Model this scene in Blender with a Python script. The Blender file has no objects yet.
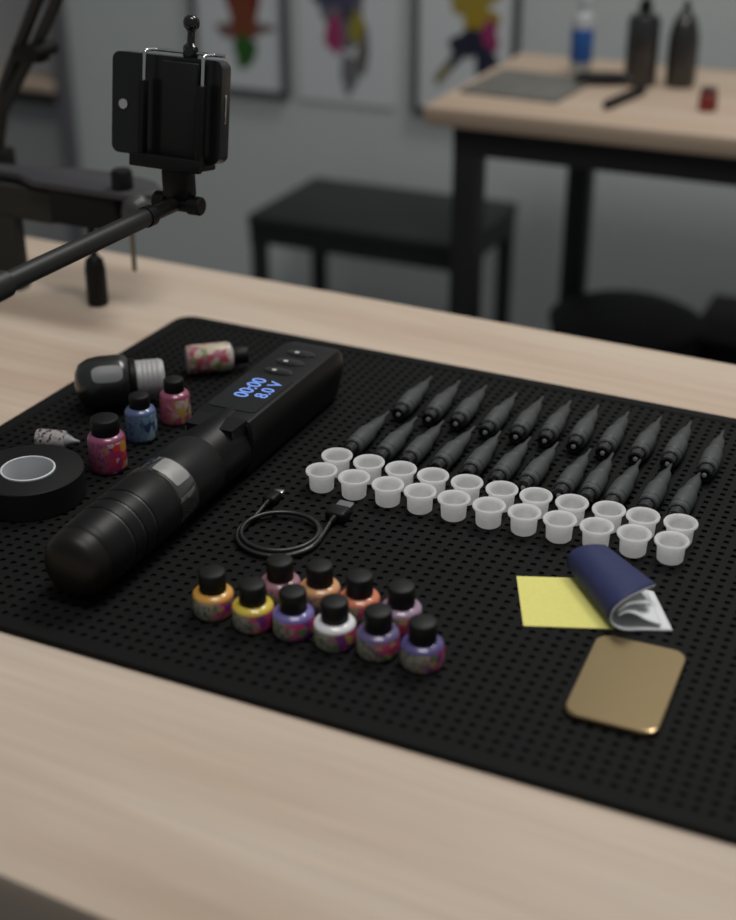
import bpy, bmesh, math, random
from mathutils import Vector, Matrix
random.seed(7)
PI = math.pi
sc = bpy.context.scene
COL = sc.collection
# ------------------------------------------------------------------ frame of reference
# x runs along the long side of the mat, y away from the camera, z = 0 is the top of the mat (floor at -0.75)
FLOOR = -0.75
TT = -0.003          # table top surface

# ------------------------------------------------------------------ materials
def new_mat(name):
    m = bpy.data.materials.new(name); m.use_nodes = True
    nt = m.node_tree; b = nt.nodes['Principled BSDF']
    return m, nt, b
def plain(name, col, rough=0.5, metal=0.0, spec=0.5, bump=0.0, bscale=400, var=0.0, trans=0.0, coat=0.0, sheen=0.0):
    m, nt, b = new_mat(name)
    b.inputs['Base Color'].default_value = (*col, 1)
    b.inputs['Roughness'].default_value = rough
    b.inputs['Metallic'].default_value = metal
    b.inputs['Specular IOR Level'].default_value = spec
    b.inputs['Transmission Weight'].default_value = trans
    b.inputs['Coat Weight'].default_value = coat
    tc = nt.nodes.new('ShaderNodeTexCoord')
    n = nt.nodes.new('ShaderNodeTexNoise'); n.inputs['Scale'].default_value = bscale; n.inputs['Detail'].default_value = 3
    nt.links.new(tc.outputs['Object'], n.inputs['Vector'])
    if bump:
        bp = nt.nodes.new('ShaderNodeBump'); bp.inputs['Strength'].default_value = bump; bp.inputs['Distance'].default_value = 0.0005
        nt.links.new(n.outputs['Fac'], bp.inputs['Height']); nt.links.new(bp.outputs['Normal'], b.inputs['Normal'])
    if var:
        r = nt.nodes.new('ShaderNodeValToRGB')
        r.color_ramp.elements[0].position = .3; r.color_ramp.elements[1].position = .7
        r.color_ramp.elements[0].color = (*[c*(1-var) for c in col], 1)
        r.color_ramp.elements[1].color = (*[min(1, c*(1+var)) for c in col], 1)
        nt.links.new(n.outputs['Fac'], r.inputs['Fac']); nt.links.new(r.outputs['Color'], b.inputs['Base Color'])
    return m
def emis(name, col, st):
    m, nt, b = new_mat(name)
    b.inputs['Base Color'].default_value = (0, 0, 0, 1)
    b.inputs['Emission Color'].default_value = (*col, 1); b.inputs['Emission Strength'].default_value = st
    return m
def wood(name, c0, c1, c2, sc_=1.0):
    m, nt, b = new_mat(name); N = nt.nodes; L = nt.links
    tc = N.new('ShaderNodeTexCoord'); mp = N.new('ShaderNodeMapping')
    mp.inputs['Scale'].default_value = (1.1*sc_, 13*sc_, 13*sc_)
    L.new(tc.outputs['Object'], mp.inputs['Vector'])
    n = N.new('ShaderNodeTexNoise'); n.inputs['Scale'].default_value = 1.6; n.inputs['Detail'].default_value = 5; n.inputs['Distortion'].default_value = .7
    L.new(mp.outputs['Vector'], n.inputs['Vector'])
    r = N.new('ShaderNodeValToRGB'); e = r.color_ramp.elements
    e[0].position = .30; e[0].color = (*c0, 1); e[1].position = .72; e[1].color = (*c2, 1)
    k = e.new(.5); k.color = (*c1, 1)
    L.new(n.outputs['Fac'], r.inputs['Fac'])
    mp2 = N.new('ShaderNodeMapping'); mp2.inputs['Scale'].default_value = (6*sc_, 160*sc_, 160*sc_)
    L.new(tc.outputs['Object'], mp2.inputs['Vector'])
    n2 = N.new('ShaderNodeTexNoise'); n2.inputs['Scale'].default_value = 1.5; n2.inputs['Detail'].default_value = 3
    L.new(mp2.outputs['Vector'], n2.inputs['Vector'])
    mx = N.new('ShaderNodeMix'); mx.data_type = 'RGBA'; mx.blend_type = 'MULTIPLY'; mx.inputs['Factor'].default_value = .22
    L.new(r.outputs['Color'], mx.inputs['A']); L.new(n2.outputs['Color'], mx.inputs['B'])
    L.new(n2.outputs['Fac'], mx.inputs['B'])
    L.new(mx.outputs['Result'], b.inputs['Base Color'])
    b.inputs['Roughness'].default_value = .55; b.inputs['Specular IOR Level'].default_value = .25
    return m

W_TABLE = wood('pale_wood', (.57, .435, .33), (.66, .53, .415), (.71, .60, .49))
W_DESK = wood('desk_wood', (.50, .37, .27), (.56, .43, .32), (.60, .48, .37))
M_MAT = plain('mat_rubber', (.0078, .0078, .0078), .7, spec=.12, bump=.2, bscale=900, var=.15)
M_BLK = plain('black_plastic', (.007, .007, .007), .45, spec=.22)
M_BLKCAP = plain('black_cap', (.007, .007, .007), .50, spec=.30, bump=.1, bscale=600)
M_PEN = plain('pen_anodised', (.0065, .0065, .0068), .42, spec=.28)
M_PENG = plain('pen_gloss', (.016, .016, .016), .24, spec=1.0, coat=1.0)
M_PENEND = plain('pen_tip', (.0105, .0080, .0068), .42, spec=.28)
M_GROOVE = plain('pen_groove', (.25, .25, .25), .35, metal=.6)
M_BLKSAT = plain('satin_black_metal', (.014, .014, .014), .45, spec=.45, var=.1)
M_BLKDK = plain('dull_black', (.010, .010, .010), .7, spec=.2)
M_BLKGL = plain('gloss_black', (.010, .010, .010), .10, spec=.6)
M_DKG = plain('dark_grey', (.022, .022, .020), .55, spec=.3, var=.1)
M_PLATE = plain('plate_grey', (.045, .043, .048), .5, spec=.4)
M_DOME = plain('dome_grey', (.045, .05, .047), .35, spec=.5)
M_CHROME = plain('chrome', (.65, .65, .66), .18, metal=1)
M_STEEL = plain('steel', (.42, .42, .43), .32, metal=1)
M_BRASS = plain('aged_pin', (.25, .22, .17), .4, metal=.7)
M_GOLD = plain('brushed_gold', (.42, .305, .165), .20, metal=1.0, bump=.05, bscale=1500)
M_YEL = plain('yellow_paper', (.80, .76, .24), .8, spec=.1, var=.03)
M_NAVY = plain('navy_paper', (.034, .040, .110), .6, spec=.2, var=.06, bscale=150)
M_WHITEP = plain('white_paper', (.74, .76, .77), .8, spec=.1)
M_WALL = plain('wall_paint', (.56, .60, .585), .9, spec=.1, bump=.1, bscale=60, var=.03)
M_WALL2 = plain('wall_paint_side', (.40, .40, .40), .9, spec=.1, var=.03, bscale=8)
M_FLOOR = plain('floor_vinyl', (.10, .105, .11), .5, spec=.3, var=.1, bscale=6)
M_POST = plain('post_grey', (.13, .13, .14), .6)
M_PAPER = plain('print_paper', (.66, .69, .70), .8, spec=.1)
M_FRAME = plain('frame_grey', (.060, .066, .072), .5)
M_LEATHER = plain('grey_leather', (.13, .125, .11), .6, var=.2, bscale=30)
M_BLUE = plain('blue_label', (.018, .095, .33), .5)
M_CLEARW = plain('cloudy_plastic', (.42, .44, .45), .35)
M_RED = plain('dark_red', (.22, .02, .018), .45)
M_FABRIC = plain('black_vinyl', (.006, .006, .007), .65, spec=.2)
M_LBTOP = plain('bench_top', (.020, .022, .023), .5, spec=.35)
M_TAPE = plain('vinyl_tape', (.012, .012, .012), .42, spec=.4)
M_CORE = plain('tape_core', (.80, .82, .84), .5)
M_BOTBLK = plain('bottle_black', (.012, .012, .012), .27, spec=.9)
M_SILV = plain('silver_cap', (.50, .50, .50), .5, metal=.3)
M_SCREEN = plain('screen_glass', (.006, .006, .007), .22, spec=.4)
M_DIGIT = emis('display_digits', (.22, .38, .95), .85)
M_DOT = plain('button_mark', (.55, .55, .55), .4)

def cup_mat():
    m, nt, b = new_mat('cup_polypropylene')
    b.inputs['Base Color'].default_value = (.95, .95, .95, 1); b.inputs['Roughness'].default_value = .38
    b.inputs['Specular IOR Level'].default_value = .4
    t = nt.nodes.new('ShaderNodeBsdfTranslucent'); t.inputs['Color'].default_value = (.97, .97, .97, 1)
    tp = nt.nodes.new('ShaderNodeBsdfTransparent')
    mx = nt.nodes.new('ShaderNodeMixShader'); mx.inputs[0].default_value = .55
    mx2 = nt.nodes.new('ShaderNodeMixShader'); mx2.inputs[0].default_value = .06
    out = nt.nodes['Material Output']
    nt.links.new(b.outputs[0], mx.inputs[1]); nt.links.new(t.outputs[0], mx.inputs[2])
    nt.links.new(mx.outputs[0], mx2.inputs[1]); nt.links.new(tp.outputs[0], mx2.inputs[2])
    nt.links.new(mx2.outputs[0], out.inputs['Surface'])
    return m
M_CUP = cup_mat()
def smoke_mat(name, col, tr):
    m, nt, b = new_mat(name)
    b.inputs['Base Color'].default_value = (*col, 1); b.inputs['Roughness'].default_value = .42
    b.inputs['Specular IOR Level'].default_value = .55
    tp = nt.nodes.new('ShaderNodeBsdfTransparent'); tp.inputs['Color'].default_value = (.6, .62, .63, 1)
    mx = nt.nodes.new('ShaderNodeMixShader'); mx.inputs[0].default_value = tr
    out = nt.nodes['Material Output']
    nt.links.new(b.outputs[0], mx.inputs[1]); nt.links.new(tp.outputs[0], mx.inputs[2]); nt.links.new(mx.outputs[0], out.inputs['Surface'])
    return m
M_SMOKE = smoke_mat('smoked_plastic', (.072, .076, .080), .12)
M_SMOKE2 = smoke_mat('smoked_tip', (.070, .074, .076), .30)

def label_mat(name, left, right, accents, dark, scale=260):
    """printed label: a pale crest on one side, bright splashes of colour on the other"""
    m, nt, b = new_mat(name); N = nt.nodes; L = nt.links
    tc = N.new('ShaderNodeTexCoord'); oi = N.new('ShaderNodeObjectInfo')
    add = N.new('ShaderNodeVectorMath'); add.operation = 'ADD'
    sc3 = N.new('ShaderNodeVectorMath'); sc3.operation = 'SCALE'; sc3.inputs['Scale'].default_value = 3.1
    cmb = N.new('ShaderNodeCombineXYZ')
    for i in range(3): L.new(oi.outputs['Random'], cmb.inputs[i])
    L.new(cmb.outputs[0], sc3.inputs[0]); L.new(tc.outputs['Object'], add.inputs[0]); L.new(sc3.outputs[0], add.inputs[1])
    v = N.new('ShaderNodeTexVoronoi'); v.inputs['Scale'].default_value = scale
    L.new(add.outputs[0], v.inputs['Vector'])
    sep = N.new('ShaderNodeSeparateColor'); L.new(v.outputs['Color'], sep.inputs[0])
    r = N.new('ShaderNodeValToRGB'); r.color_ramp.interpolation = 'CONSTANT'
    e = r.color_ramp.elements; cols = [right]*3+accents
    e[0].position = 0; e[0].color = (*cols[0], 1); e[1].position = 1/len(cols); e[1].color = (*cols[1], 1)
    for i in range(2, len(cols)):
        k = e.new(i/len(cols)); k.color = (*cols[i], 1)
    L.new(sep.outputs[0], r.inputs['Fac'])
    n = N.new('ShaderNodeTexNoise'); n.inputs['Scale'].default_value = scale*2; n.inputs['Detail'].default_value = 2
    L.new(add.outputs[0], n.inputs['Vector'])
    r2 = N.new('ShaderNodeValToRGB'); q = r2.color_ramp.elements
    q[0].position = .40; q[0].color = (*dark, 1); q[1].position = .50; q[1].color = (*left, 1)
    L.new(n.outputs['Fac'], r2.inputs['Fac'])
    sx = N.new('ShaderNodeSeparateXYZ'); L.new(tc.outputs['Object'], sx.inputs[0])
    ma = N.new('ShaderNodeMath'); ma.operation = 'MULTIPLY_ADD'; ma.inputs[1].default_value = 130; ma.inputs[2].default_value = .50
    L.new(sx.outputs['X'], ma.inputs[0])
    m2 = N.new('ShaderNodeMath'); m2.operation = 'ADD'; L.new(ma.outputs[0], m2.inputs[0])
    m3 = N.new('ShaderNodeMath'); m3.operation = 'MULTIPLY_ADD'; m3.inputs[1].default_value = .7; m3.inputs[2].default_value = -.35
    L.new(sep.outputs[1], m3.inputs[0]); L.new(m3.outputs[0], m2.inputs[1])
    cl = N.new('ShaderNodeClamp'); L.new(m2.outputs[0], cl.inputs[0])
    mx = N.new('ShaderNodeMix'); mx.data_type = 'RGBA'
    L.new(cl.outputs[0], mx.inputs['Factor']); L.new(r2.outputs['Color'], mx.inputs['A']); L.new(r.outputs['Color'], mx.inputs['B'])
    L.new(mx.outputs['Result'], b.inputs['Base Color'])
    b.inputs['Roughness'].default_value = .35
    return m
CREAM = (.36, .35, .27); MAG = (.58, .05, .18)
LB_MAIN = label_mat('ink_label', CREAM, MAG, [(.22, .04, .22), (.50, .33, .09), (.50, .20, .28), (.12, .22, .09)], (.10, .12, .09))
LB_MAG = label_mat('ink_label_magenta', (.28, .09, .15), (.36, .03, .10), [(.45, .22, .05), (.12, .04, .18), (.50, .04, .04), (.50, .34, .40)], (.22, .03, .10))
LB_BLUE = label_mat('ink_label_blue', (.10, .15, .25), (.14, .22, .32), [(.03, .05, .16), (.25, .38, .42), (.04, .06, .10), (.08, .20, .20)], (.03, .04, .12))
LB_PINK = label_mat('ink_label_pink', (.40, .10, .15), (.50, .33, .10), [(.42, .08, .18), (.12, .05, .20), (.50, .40, .45)], (.30, .05, .08))
LB_CRM = label_mat('ink_label_cream', (.60, .48, .40), (.58, .50, .36), [(.50, .08, .14), (.25, .28, .12), (.45, .16, .22)], (.42, .10, .13), 220)
LB_DOT = label_mat('dotted_label', (.60, .55, .55), (.62, .57, .57), [(.06, .05, .05), (.50, .42, .42)], (.05, .04, .04), 620)

# ------------------------------------------------------------------ mesh helpers
class MB:
    def __init__(s): s.v = []; s.f = []; s.mi = []; s.cur = 0
    def add(s, vs, fs):
        o = len(s.v); s.v += [tuple(p) for p in vs]
        for f in fs: s.f.append(tuple(i+o for i in f)); s.mi.append(s.cur)
        return s
    def mat(s, i): s.cur = i; return s
    def box(s, a, b, M=None):
        (x0, y0, z0), (x1, y1, z1) = a, b
        vs = [Vector(p) for p in ((x0,y0,z0),(x1,y0,z0),(x1,y1,z0),(x0,y1,z0),(x0,y0,z1),(x1,y0,z1),(x1,y1,z1),(x0,y1,z1))]
        if M: vs = [M @ p for p in vs]
        return s.add(vs, [(0,3,2,1),(4,5,6,7),(0,1,5,4),(1,2,6,5),(2,3,7,6),(3,0,4,7)])
    def rbox(s, a, b, r=.002, seg=2, M=None):
        bm = bmesh.new(); bmesh.ops.create_cube(bm, size=1)
        for v in bm.verts:
            v.co = Vector([(a[i]+b[i])/2 + v.co[i]*(b[i]-a[i]) for i in range(3)])
        bmesh.ops.bevel(bm, geom=list(bm.edges), offset=r, segments=seg, profile=.5, affect='EDGES')
        if M: bmesh.ops.transform(bm, matrix=M, verts=bm.verts)
        bm.verts.index_update()
        s.add([v.co[:] for v in bm.verts], [tuple(v.index for v in f.verts) for f in bm.faces]); bm.free(); return s
    def lathe(s, prof, seg=32, M=None, rib=0, ribn=0, ribz=None):
        """prof = [(r, z)...]; axis z. closes to the axis where r == 0"""
        vs = []; fs = []; idx = []
        for (r, z) in prof:
            if r <= 1e-7: vs.append((0, 0, z)); idx.append([len(vs)-1]*seg); continue
            row = []
            for k in range(seg):
                a = 2*PI*k/seg; rr = r
                if rib and ribz and ribz[0] <= z <= ribz[1]: rr = r*(1+rib*(1 if k % 2 else -1))
                vs.append((rr*math.cos(a), rr*math.sin(a), z)); row.append(len(vs)-1)
            idx.append(row)
        for i in range(len(prof)-1):
            A, B = idx[i], idx[i+1]
            for k in range(seg):
                n = (k+1) % seg; q = []
                for t in (A[k], A[n], B[n], B[k]):
                    if t not in q: q.append(t)
                if len(q) > 2: fs.append(tuple(q))
        if M: vs = [M @ Vector(p) for p in vs]
        return s.add(vs, fs)
    def tube(s, pts, r, seg=10, cap=True):
        pts = [Vector(p) for p in pts]; n = len(pts); vs = []; fs = []
        R = r if isinstance(r, (list, tuple)) else [r]*n
        up = None
        for i, p in enumerate(pts):
            t = (pts[min(i+1, n-1)]-pts[max(i-1, 0)]).normalized()
            if up is None:
                up = Vector((0, 0, 1)) if abs(t.z) < .9 else Vector((1, 0, 0))
            x = t.cross(up).normalized(); up = x.cross(t).normalized()
            for k in range(seg):
                a = 2*PI*k/seg; vs.append(p+(x*math.cos(a)+up*math.sin(a))*R[i])
        for i in range(n-1):
            for k in range(seg):
                m = (k+1) % seg; fs.append((i*seg+k, i*seg+m, (i+1)*seg+m, (i+1)*seg+k))
        if cap:
            fs.append(tuple(range(seg-1, -1, -1))); fs.append(tuple((n-1)*seg+k for k in range(seg)))
        return s.add(vs, fs)
    def prism(s, out, z0, z1, M=None, bev=0):
        """outline (x,y) ccw extruded z0..z1, optional bevelled top"""
        n = len(out); rings = [(out, z0)]
        if bev:
            cx = sum(p[0] for p in out)/n; cy = sum(p[1] for p in out)/n
            for j in range(4):
                a = (PI/2)*j/3; d = bev*(1-math.cos(a)); h = z1-bev+bev*math.sin(a)
                ring = []
                for (x, y) in out:
                    l = math.hypot(x-cx, y-cy); ring.append((x-(x-cx)/l*d, y-(y-cy)/l*d))
                rings.append((ring, h))
        else: rings.append((out, z1))
        vs = [(x, y, z) for ring, z in rings for x, y in ring]; fs = []
        for i in range(len(rings)-1):
            for k in range(n):
                m = (k+1) % n; fs.append((i*n+k, i*n+m, (i+1)*n+m, (i+1)*n+k))
        fs.append(tuple(range(n-1, -1, -1))); fs.append(tuple((len(rings)-1)*n+k for k in range(n)))
        if M: vs = [M @ Vector(p) for p in vs]
        return s.add(vs, fs)
    def build(s, name, mats, parent=None, smooth=True, ang=38, loc=None):
        me = bpy.data.meshes.new(name); me.from_pydata([tuple(p) for p in s.v], [], s.f)
        if not isinstance(mats, (list, tuple)): mats = [mats]
        for m in mats: me.materials.append(m)
        for p, i in zip(me.polygons, s.mi): p.material_index = min(i, len(mats)-1)
        bm = bmesh.new(); bm.from_mesh(me); bmesh.ops.recalc_face_normals(bm, faces=bm.faces)
        for f in bm.faces: f.smooth = smooth
        if smooth:
            for e in bm.edges:
                if len(e.link_faces) == 2 and e.calc_face_angle(0) > math.radians(ang): e.smooth = False
        bm.to_mesh(me); bm.free(); me.update()
        o = bpy.data.objects.new(name, me); COL.objects.link(o)
        if parent: o.parent = parent
        if loc: o.location = loc
        return o
def tag(o, label, cat, group=None, kind=None):
    if label: o['label'] = label
    if cat: o['category'] = cat
    if group: o['group'] = group
    if kind: o['kind'] = kind
    return o
def thing(name, label, cat, loc=(0, 0, 0), rz=0, group=None):
    o = bpy.data.objects.new(name, None); COL.objects.link(o); o.empty_display_size = .01
    o.location = loc; o.rotation_euler = (0, 0, rz)
    return tag(o, label, cat, group)
def struct(o): o['kind'] = 'structure'; return o
def dup(root):
    r = root.copy(); COL.objects.link(r)
    for ch in list(root.children):
        c = ch.copy(); COL.objects.link(c); c.parent = r
        for g in list(ch.children):
            d = g.copy(); COL.objects.link(d); d.parent = c
    return r
def rrect(x0, y0, x1, y1, r, n=6):
    out = []
    for cx, cy, a0 in ((x1-r, y0+r, -PI/2), (x1-r, y1-r, 0), (x0+r, y1-r, PI/2), (x0+r, y0+r, PI)):
        for k in range(n+1):
            a = a0+PI/2*k/n; out.append((cx+r*math.cos(a), cy+r*math.sin(a)))
    return out
def text_mesh(name, txt, size, mat, parent, loc, rz=0, ext=.00008):
    cu = bpy.data.curves.new(name, 'FONT'); cu.body = txt; cu.size = size; cu.extrude = ext
    cu.align_x = 'CENTER'; cu.align_y = 'CENTER'; cu.offset = size*.012
    t = bpy.data.objects.new(name+'_src', cu); COL.objects.link(t)
    dg = bpy.context.evaluated_depsgraph_get(); dg.update()
    me = bpy.data.meshes.new_from_object(t.evaluated_get(dg)); bpy.data.objects.remove(t)
    me.materials.clear(); me.materials.append(mat)
    o = bpy.data.objects.new(name, me); COL.objects.link(o); o.parent = parent; o.location = loc; o.rotation_euler = (0, 0, rz)
    return o
def aim(p, q):
    """matrix whose local z runs from p to q, origin at p"""
    p = Vector(p); q = Vector(q)
    return Matrix.Translation(p) @ (q-p).to_track_quat('Z', 'Y').to_matrix().to_4x4()
ORD = ['leftmost', 'second from the left', 'third from the left', 'fourth from the left', 'fifth from the left', 'sixth from the left',
       'seventh from the left', 'eighth from the left', 'ninth from the left', 'tenth from the left', 'eleventh from the left']

# ------------------------------------------------------------------ room
m = MB(); m.box((-4, -2.2, FLOOR-.05), (3, 2.34, FLOOR)); struct(m.build('floor', M_FLOOR, smooth=False))
m = MB(); m.box((-1.715, 2.30, FLOOR), (3, 2.42, 2.3)); struct(m.build('wall_back', M_WALL, smooth=False))
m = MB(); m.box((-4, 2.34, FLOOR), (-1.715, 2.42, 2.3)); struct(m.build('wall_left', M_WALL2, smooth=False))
m = MB(); m.box((-1.727, 2.280, FLOOR), (-1.700, 2.30, 2.3)); struct(m.build('trim_1', M_POST, smooth=False))

# wall shelf beyond the post
t = thing('wall_shelf', 'pale wooden wall shelf with a dark edge beyond the grey post', 'shelf', (-1.87, 2.34, -.25))
m = MB(); m.rbox((-.14, -.07, .036), (.14, 0, .056), .003); m.build('shelf_board', W_DESK, t)
m = MB(); m.rbox((-.14, -.065, .014), (.14, 0, .035), .002); m.build('shelf_rail', M_BLKDK, t)

# framed prints
def picture(x0, x1, label, art, frame):
    t = thing('framed_print' if frame else 'wall_print', label, 'picture', ((x0+x1)/2, 2.30, -.178), 0)
    w = (x1-x0)/2; h = .285
    if frame:
        m = MB(); fw = .010
        m.rbox((-w, -.016, 0), (w, 0, fw), .001); m.rbox((-w, -.016, h-fw), (w, 0, h), .001)
        m.rbox((-w, -.016, fw), (-w+fw, 0, h-fw), .001); m.rbox((w-fw, -.016, fw), (w, 0, h-fw), .001)
        m.build('frame', M_FRAME, t)
        m = MB(); m.box((-w+fw, -.008, fw), (w-fw, -.001, h-fw)); m.build('print_sheet', M_PAPER, t, smooth=False)
        yy = -.0083
    else:
        m = MB(); m.box((-w, -.004, 0), (w, 0, h)); m.build('print_sheet', M_PAPER, t, smooth=False); yy = -.0043
    mats = []; m = MB()
    for i, (cx, cz, rx, rz_, col, rot) in enumerate(art):
        mats.append(plain('print_ink', col, .7, spec=.1)); m.mat(i)
        pts = []
        for k in range(22):
            a = 2*PI*k/22; q = 1+.13*math.sin(3*a+cx*90)+.08*math.sin(5*a+cz*70)
            x = rx*q*math.cos(a); z = rz_*q*math.sin(a)
            pts.append((cx+x*math.cos(rot)-z*math.sin(rot), yy-.0002*i, cz+x*math.sin(rot)+z*math.cos(rot)))
        m.add(pts, [tuple(range(22))])
    m.build('artwork', mats, t, smooth=False)
picture(-1.408, -1.209, 'grey framed print of a red and green motif, behind the phone mount', [
    (.008, .115, .060, .016, (.20, .12, .12), .1), (.008, .165, .036, .060, (.17, .030, .030), 0), (.008, .13, .026, .050, (.20, .06, .03), 0), (.010, .200, .022, .030, (.20, .05, .03), 0),
    (.010, .078, .024, .030, (.035, .12, .030), 0)], True)
picture(-1.190, -.998, 'unframed print of a pink and yellow flower motif, middle of the wall', [
    (-.003, .16, .042, .060, (.16, .15, .17), .2), (-.012, .19, .050, .020, (.07, .07, .13), .3), (-.022, .120, .018, .034, (.34, .05, .14), 0),
    (.024, .135, .017, .026, (.30, .26, .04), 0), (.034, .09, .012, .042, (.14, .13, .12), -.15), (.008, .055, .018, .035, (.17, .17, .18), 0), (.004, .16, .010, .012, (.04, .04, .07), 0)], False)
picture(-.960, -.767, 'dark framed print of a yellow and magenta figure, above the desk corner', [
    (0.009, .20, .046, .030, (.34, .26, .05), .1), (0.026, .165, .034, .022, (.36, .26, .03), .2), (0.000, .125, .030, .022, (.025, .028, .05), .5), (0.042, .138, .018, .028, (.30, .04, .13), 0),
    (0.032, .085, .012, .058, (.025, .028, .05), .12), (0.059, .085, .010, .045, (.035, .038, .06), .55), (-0.031, .082, .008, .040, (.20, .16, .05), -.7), (-0.016, .10, .010, .02, (.03, .03, .05), -.7)], True)

# black bench
t = thing('bench', 'low black bench with a flat top standing against the wall', 'bench', (-.93, 2.10, FLOOR))
bw, bd, bh = .197, .128, .45
m = MB(); m.rbox((-bw, -bd, bh-.018), (bw, bd, bh), .004); m.build('bench_top', M_LBTOP, t)
m = MB(); r = .026
for y0, y1 in ((-bd+.002, -bd+r), (bd-r, bd-.002)): m.box((-bw+.003, y0, bh-.048), (bw-.003, y1, bh-.018))
for x0, x1 in ((-bw+.003, -bw+r), (bw-r, bw-.003)): m.box((x0, -bd+r, bh-.048), (x1, bd-r, bh-.018))
m.build('apron', M_BLKSAT, t, smooth=False)
for sx in (-1, 1):
    for sy in (-1, 1):
        m = MB(); cx = sx*(bw-.015); cy = sy*(bd-.015)
        m.rbox((cx-.0115, cy-.0115, 0), (cx+.0115, cy+.0115, bh-.048), .001); m.build('leg', M_BLKSAT, t)

# far desk
t = thing('side_desk', 'wood topped desk with a black metal frame in the background', 'desk', (-.08, 1.81, FLOOR))
x0, x1, y0, y1 = -.585, .60, -.19, .185
m = MB(); m.rbox((x0, y0, .725), (x1, y1, .75), .004); m.build('desktop', W_DESK, t)
m = MB(); m.box((x0+.035, y0+.018, .688), (x1-.03, y0+.05, .7248)); m.box((x0+.035, y1-.05, .688), (x1-.03, y1-.018, .7248))
m.box((x0+.035, y0+.05, .688), (x0+.067, y1-.05, .7248)); m.box((x1-.062, y0+.05, .688), (x1-.03, y1-.05, .7248))
m.build('frame', M_BLKSAT, t, smooth=False)
for lx, ly in ((x0+.035, y0+.018), (x1-.064, y0+.018), (x0+.098, y1-.052), (x1-.064, y1-.052)):
    if True:
        m = MB(); m.rbox((lx, ly, 0), (lx+.034, ly+.034, .6878), .001); m.build('leg', M_BLKSAT, t)

# things on the far desk (desk top at z = 0)
m = MB(); m.prism(rrect(-.068, -.076, .068, .076, .004), 0, .004, bev=.001)
o = m.build('desk_pad', M_LEATHER, loc=(-.578, 1.775, 0)); o.rotation_euler.z = -.06; tag(o, 'flat grey desk pad lying on the left end of the far desk', 'pad')
t = thing('label_bottle', 'cloudy plastic bottle with a blue label on the far desk', 'bottle', (-.541, 1.885, 0))
m = MB(); m.lathe([(0, 0), (.013, 0), (.0145, .002), (.0145, .070), (.011, .080), (.006, .084), (.006, .088), (0, .088)], 24); m.build('body', M_CLEARW, t)
m = MB(); m.lathe([(.0148, .017), (.0151, .018), (.0151, .060), (.0148, .061)], 24); m.build('label', M_BLUE, t)
m = MB(); m.lathe([(0, .088), (.008, .088), (.008, .104), (.003, .112), (0, .112)], 20); m.build('nozzle', M_CLEARW, t)
t = thing('pump_bottle', 'square shouldered black pump bottle on the far desk', 'bottle', (-.449, 1.852, 0))
m = MB(); m.lathe([(0, 0), (.020, 0), (.0215, .002), (.0215, .082), (.018, .090), (.008, .093), (.008, .096), (0, .096)], 28); m.build('body', M_BOTBLK, t)
m = MB(); m.lathe([(0, .096), (.009, .096), (.009, .106), (.004, .108), (.004, .120), (0, .120)], 20); m.tube([(0, 0, .122), (-.012, -.006, .123), (-.024, -.012, .120)], .003); m.lathe([(0, .120), (.007, .120), (.007, .126), (0, .126)], 16)
m.build('pump', M_BLK, t)
t = thing('round_bottle', 'rounded glossy black bottle right of the pump bottle', 'bottle', (-.398, 1.864, 0))
m = MB(); m.lathe([(0, 0), (.018, 0), (.0195, .003), (.0205, .03), (.0200, .060), (.017, .078), (.012, .090), (.006, .097), (0, .098)], 28); m.build('body', M_BOTBLK, t)
m = MB(); m.lathe([(0, .0975), (.005, .0975), (.005, .104), (.002, .110), (0, .110)], 16); m.build('cap', M_BLK, t)
t = thing('red_jar', 'tiny dark red jar near the front of the far desk', 'jar', (-.3345, 1.741, 0))
m = MB(); m.lathe([(0, 0), (.0105, 0), (.0115, .0015), (.0115, .019), (.009, .021), (0, .021)], 24); m.build('body', M_RED, t)
m = MB(); m.lathe([(0, .021), (.0095, .021), (.0098, .022), (.0098, .0275), (0, .028)], 24); m.build('cap', plain('jar_lid', (.05, .015, .015), .4), t)
M_ = aim((-.4500, 1.688, .006), (-.430, 1.800, .006))
t = thing('marker_pen', 'black marker pen lying in front of the pump bottle', 'pen', (-.45, 1.688, 0)); inv = Matrix.Translation((.45, -1.688, 0))
m = MB(); m.lathe([(0, 0), (.004, .001), (.006, .008), (.006, .070), (0, .070)], 16, inv @ M_); m.build('barrel', M_BLK, t)
m = MB(); m.lathe([(0, .0705), (.0062, .0705), (.0062, .108), (.005, .112), (0, .112)], 16, inv @ M_); m.build('cap', M_BLKDK, t)
t = thing('hair_clipper', 'black handheld tool with a grey end lying behind the marker', 'tool', (-.505, 1.822, 0)); 
M_ = aim((-.022, -.010, .009), (.055, .022, .009))
m = MB(); m.lathe([(0, 0), (.006, .001), (.009, .012), (.0088, .05), (.0075, .066), (0, .066)], 18, M_); m.build('handle', M_BLK, t)
m = MB(); m.lathe([(0, .0665), (.0072, .0665), (.008, .071), (.007, .080), (0, .082)], 18, M_); m.build('end_cap', M_DOME, t)

# waste bin and box under the far desk
t = thing('waste_bin', 'round black bin standing under the far desk', 'bin', (-.437, 1.845, FLOOR))
m = MB(); m.lathe([(0, 0), (.085, 0), (.089, .006), (.106, .410), (.109, .413), (.109, .420), (.103, .420), (.103, .411), (.086, .012), (0, .012)], 48); m.build('bin_body', M_FABRIC, t)
m = MB(); m.lathe([(0, .439), (.05, .438), (.088, .432), (.104, .424), (.110, .421)], 48); m.build('lid', M_FABRIC, t)
t = thing('storage_box', 'black storage box on the floor right of the bin', 'box', (-.240, 2.05, FLOOR))
m = MB(); m.rbox((-.125, -.10, 0), (.125, .10, .345), .006); m.build('box_body', M_BLKDK, t)
m = MB(); m.rbox((-.129, -.104, .346), (.129, .104, .366), .004); m.build('lid', M_BLKDK, t)

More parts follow.
